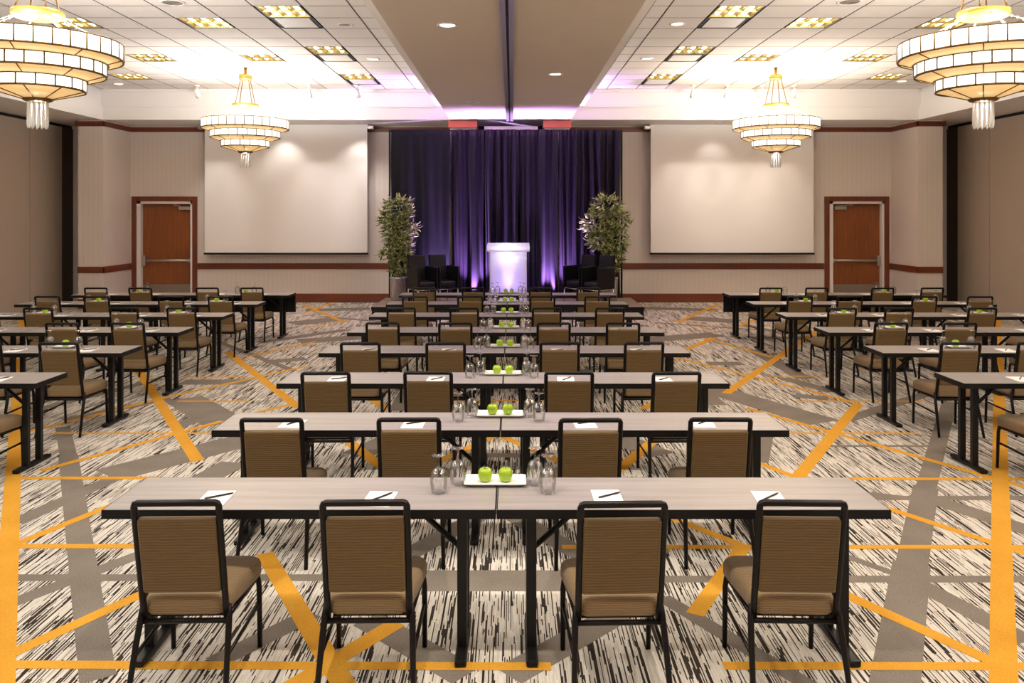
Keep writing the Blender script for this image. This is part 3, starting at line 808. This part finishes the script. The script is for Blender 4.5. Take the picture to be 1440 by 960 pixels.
def make_glass():
    r = root('wine_glass', '', 'glass')
    def bowl(bm):
        o = [(.0335, 0), (.039, .025), (.0425, .055), (.042, .08), (.036, .103), (.022, .120), (.0055, .1275)]
        i = [(.0, .1235), (.02, .1175), (.0343, .102), (.0404, .08), (.0409, .055), (.0374, .025), (.0318, 0)]
        lathe(bm, o+[(0, .1285)], 20); 
        for v in list(bm.verts): pass
        lathe(bm, i, 20, caps=False)
        # rim
        top = [v for v in bm.verts if abs(v.co.z) < 1e-6]
        for f in [f for f in bm.faces if all(abs(v.co.z) < 1e-6 for v in f.verts)]: bm.faces.remove(f)
        ro = sorted([v for v in top if v.co.xy.length > .0326], key=lambda v: math.atan2(v.co.y, v.co.x)); rin = sorted([v for v in top if v.co.xy.length < .0326], key=lambda v: math.atan2(v.co.y, v.co.x))
        for k in range(len(ro)):
            bm.faces.new([ro[k], ro[(k+1) % len(ro)], rin[(k+1) % len(ro)], rin[k]])
    put('bowl', bowl, 'glass', r)
    put('stem', lambda bm: lathe(bm, [(.0055, .1275), (.004, .135), (.0038, .165), (.006, .176)], 10), 'glass', r)
    put('foot', lambda bm: lathe(bm, [(.007, .176), (.02, .181), (.0345, .1835), (.035, .186), (.0, .187)], 20), 'glass', r)
    return r
glass = Kind(make_glass)
def make_apple():
    o = put('apple', lambda bm: lathe(bm, [(0, .006), (.010, .001), (.018, 0), (.028, .008), (.035, .024), (.037, .038), (.035, .052), (.028, .063), (.018, .068), (.009, .066), (0, .058)], 20), 'apple')
    tag(o, '', 'apple')
    put('stem', lambda bm: tube(bm, [(0, 0, .056), (.002, 0, .07), (.007, 0, .08)], [.0022, .0018, .0025], 6), 'stem', o)
    return o
apple = Kind(make_apple)
def make_plate(hx, hy):
    def fn():
        def pl(bm):
            loft(bm, rrect(hx, hx, -hy, hy, .012, 4), [(.03, 0), (.026, .004), (.004, .016), (0, .019), (.003, .0205), (.022, .010), (.03, .009)])
        return tag(put('serving_plate', pl, 'china'), '', 'plate')
    return Kind(fn)
plateL, plateS = make_plate(.158, .078), make_plate(.105, .085)
def make_pad():
    def pd(bm):
        box(bm, -.07, .07, -.1, .1, 0, .004, 0, .0008); box(bm, -.07, .07, .09, .1, .004, .0052)
    return tag(put('notepad', pd, 'paperw'), '', 'notepad')
pad = Kind(make_pad)
def make_pen():
    r = root('pen', '', 'pen')
    put('barrel', lambda bm: tube(bm, [(-.065, 0, .005), (-.055, 0, .005), (.05, 0, .005), (.066, 0, .005), (.072, 0, .005)], [.003, .0042, .0045, .003, .0008], 8), 'pen', r)
    put('clip', lambda bm: box(bm, -.062, -.022, -.001, .001, .009, .0105), 'metal', r)
    return r
pen = Kind(make_pen)
rj = random.Random(11)
ORD = ['first', 'second', 'third', 'fourth', 'fifth', 'sixth', 'seventh', 'eighth']
def rowname(n, blk): return '%s row from camera, %s block' % (ORD[n], blk)

def settings(n, blk, x, seat, pens=True):
    y = DR[n]+.14+rj.uniform(-.012, .012); dx = rj.uniform(-.02, .02); rot = rj.uniform(-.08, .08)
    rn = rowname(n, blk)
    pad((x+dx, y, TZ), rot, 'white notepad at %s, %s' % (seat, rn), 'notepads')
    if pens: pen((x+dx+.01, y+.02, TZ+.004), .75+rj.uniform(-.25, .25), 'black pen on the notepad, %s, %s' % (seat, rn), 'pens')
def place_chair(n, blk, x, seat):
    chair((x+rj.uniform(-.012, .012), DR[n]-.025+rj.uniform(-.015, .015), 0), rj.uniform(-.03, .03), 'brown fabric chair, black frame, %s, %s' % (seat, rowname(n, blk)), 'banquet chairs')

XC = -.073
CS = [(-1.43, 'outer left seat'), (-.63, 'inner left seat'), (.455, 'inner right seat'), (1.25, 'outer right seat')]
for n in range(8):
    for s, nm in ((-1, 'left'), (1, 'right')):
        tab((XC+s*(TL/2+.0015), DR[n], 0), 0, 'grey topped folding table, %s half, %s' % (nm, rowname(n, 'centre')), 'centre block tables')
    rn = rowname(n, 'centre')
    for x, nm in CS:
        place_chair(n, 'centre', x, nm); settings(n, 'centre', x+.0, nm, n < 6)
    py = DR[n]+.365; px = XC-.012+.004*n
    plateL((px, py, TZ), 0, 'white plate holding two green apples, %s' % rn, 'apple plates')
    for s, nm in ((-1, 'left'), (1, 'right')):
        apple((px+s*.052, py, TZ+.0095), rj.uniform(0, 6), 'green apple, %s one of the plate, %s' % (nm, rn), 'apples on the centre plates')
        glass((px-.008+s*.268, DR[n]+.225, TZ), 0, 'upturned wine glass %s of plate, nearer the seats, %s' % (nm, rn), 'centre wine glasses')
        glass((px+.006+s*.196, DR[n]+.345, TZ), 0, 'upturned wine glass %s of plate, close beside it, %s' % (nm, rn), 'centre wine glasses')

def block(blk, sgn, x0, seats, cnt):
    """x0 = aisle end of the block; seats measured from it"""
    nms = ['aisle seat', 'second seat from aisle', 'third seat from aisle', 'wall side seat']
    for n in range(2, 8):
        rn = rowname(n-2, blk)
        T = tabm if n == 7 else tab
        for t in (0, 1):
            if t == 1 and n < 4: continue
            xt = x0+sgn*(TL/2+t*(TL+.003))+(.1 if n == 7 and sgn < 0 else 0)
            T((xt, DR[n], 0), 0, 'grey topped folding table, %s half, %s' % (('aisle', 'wall side')[t], rn), blk+' block tables')
            xp = (seats[0]+seats[1])/2 if t == 0 else (seats[2]+seats[3])/2
            xp -= sgn*.06
            py = DR[n]+.33
            plateS((xp, py, TZ), 0, 'white plate with one green apple, %s table, %s' % (('aisle', 'wall side')[t], rn), 'side apple plates')
            apple((xp, py, TZ+.0095), rj.uniform(0, 6), 'green apple on the %s table plate, %s' % (('aisle', 'wall side')[t], rn), 'side apples')
            for q, nm in ((-1, 'left'), (1, 'right')):
                glass((xp+q*.145-.02*sgn, DR[n]+.27, TZ), 0, 'upturned wine glass %s of %s table plate, %s' % (nm, ('aisle', 'wall side')[t], rn), 'side wine glasses')
        for k in range(cnt[n]):
            ORD_n = n
            y = n
            chair((seats[k]+rj.uniform(-.012, .012), DR[n]-.025+rj.uniform(-.015, .015), 0), rj.uniform(-.03, .03), 'brown fabric chair, black frame, %s, %s' % (nms[k], rn), 'banquet chairs')
            yy = DR[n]+.15+rj.uniform(-.012, .012); xx = seats[k]-sgn*.03+rj.uniform(-.02, .02)
            pad((xx, yy, TZ), rj.uniform(-.1, .1), 'white notepad at %s, %s' % (nms[k], rn), 'notepads')
            if n < 7: pen((xx+.01, yy+.02, TZ+.004), .75+rj.uniform(-.25, .25), 'black pen on the notepad, %s, %s' % (nms[k], rn), 'pens')
block('right', 1, 3.655, [4.24, 4.985, 6.06, 6.885], {2: 1, 3: 2, 4: 3, 5: 4, 6: 4, 7: 4})
block('left', -1, -3.85, [-4.275, -5.005, -6.105, -6.83], {2: 1, 3: 2, 4: 3, 5: 4, 6: 4, 7: 4})

# ------------------------------------------------------------------ light
def lamp(kind, loc, power, col, size=.1, rot=(0, 0, 0), **kw):
    l = bpy.data.lights.new('lamp', kind); l.energy = power; l.color = col[:3]
    if kind == 'AREA': l.shape = 'SQUARE'; l.size = size
    elif kind in ('POINT', 'SPOT'): l.shadow_soft_size = size
    for k, v in kw.items(): setattr(l, k, v)
    o = bpy.data.objects.new('lamp', l); C.objects.link(o); o.location = loc; o.rotation_euler = rot
    return o
def aim(o, tgt):
    o.rotation_euler = (Vector(tgt)-o.location).to_track_quat('-Z', 'Y').to_euler()
WARM, WARM2, NEUT = (1, .92, .82), (1, .88, .74), (1, .985, .965)
# ceiling lights nearer than the picture's top edge
for s in (0, 1):
    for i in (1, 3, 6, 8):
        for y, q in ((8.2, .62), (5.6, .75), (3.0, 1.15), (.4, 1.25)):
            xa, xb = TX[s][i], TX[s][i+1]
            lamp('AREA', ((xa+xb)/2, y, ZT-.01), q*{1: 38, 3: 29, 6: 18, 8: 14}[i], NEUT if s == 0 else (1, .93, .86), .56)
for x, y, lb in CH:
    for q in range(3):
        a = .6+q*2*PI/3
        lamp('POINT', (x+.52*math.cos(a), y+.52*math.sin(a), 3.81), 128, (1, .985, .97) if x < 0 else (1, .935, .86), .12)
    lamp('POINT', (x, y, 3.42), 10, WARM, .06); lamp('POINT', (x, y, 3.2), 3.5, (1, .96, .9), .03)
for x in (-.71, .644):
    for y in (2.9, 5.8): lamp('SPOT', (x, y, ZS-.02), 230, WARM, .07, spot_size=1.25, spot_blend=.8)
for px in (277, 434, 502, 975, 1023, 1072, 1117):
    X = (px-VX)*16.9/F
    o = lamp('SPOT', (X, 17.02, ZT-.26), 90, (1, .95, .92) if X < 0 else WARM, .03, spot_size=.8, spot_blend=.9); aim(o, (X*1.02, 18.4, 2.2))
for x, p in ((-5.25, 45), (-3.5, 45), (-2.9, 25), (4.65, 18)):
    lamp('SPOT', (x, 18.0, ZS-.02), p, (1, .95, .92), .04, spot_size=1.7, spot_blend=.7)
VIO = (.62, .36, 1.0)
for x, p in ((-1.55, 22), (-.8, 32), (.85, 32), (1.3, 14)):
    o = lamp('SPOT', (x, 17.06, ZD+.06), p*42, VIO, .03, spot_size=1.35, spot_blend=.9); aim(o, (x, 17.32, 2.0))
for x in (-.75, .65):
    o = lamp('SPOT', (x, 16.85, ZD+.1), 900, (.62, .45, 1.0), .05, spot_size=.75, spot_blend=.8); aim(o, (x, 16.75, 4.2))
o = lamp('SPOT', (LX, LY-.11, ZD+.07), 150, (.80, .72, 1.0), .02, spot_size=.6, spot_blend=.8); aim(o, (LX, LY-.17, ZD+1.1))
lamp('POINT', (LX, LY+.02, ZD+.45), 11, (.42, .28, 1.0), .06)
lamp('POINT', (LX, LY-.05, ZD+1.04), 15, (.82, .75, 1.0), .05)

w = bpy.data.worlds.new('world'); sc.world = w; w.use_nodes = True
w.node_tree.nodes['Background'].inputs[0].default_value = (.9, .85, .8, 1); w.node_tree.nodes['Background'].inputs[1].default_value = .0

# ------------------------------------------------------------------ camera and view
cam = bpy.data.cameras.new('camera'); co = bpy.data.objects.new('camera', cam); C.objects.link(co)
co.location = (0, 0, CZ); co.rotation_euler = (PI/2, 0, 0)
cam.lens = F/1440*36; cam.sensor_width = 36; cam.sensor_fit = 'HORIZONTAL'; cam.shift_y = -(480-HY)/1440; cam.shift_x = 0
cam.clip_start = .05; cam.clip_end = 200
sc.camera = co
sc.view_settings.view_transform = 'Standard'; sc.view_settings.look = 'None'; sc.view_settings.gamma = 1
sc.view_settings.use_curve_mapping = False; sc.view_settings.exposure = 0.0
sc.cycles.use_denoising = True
sc.cycles.max_bounces = 10; sc.cycles.diffuse_bounces = 5; sc.cycles.transmission_bounces = 8; sc.cycles.transparent_max_bounces = 8
sc.cycles.sample_clamp_indirect = 6
sc.cycles.caustics_reflective = False; sc.cycles.caustics_refractive = False
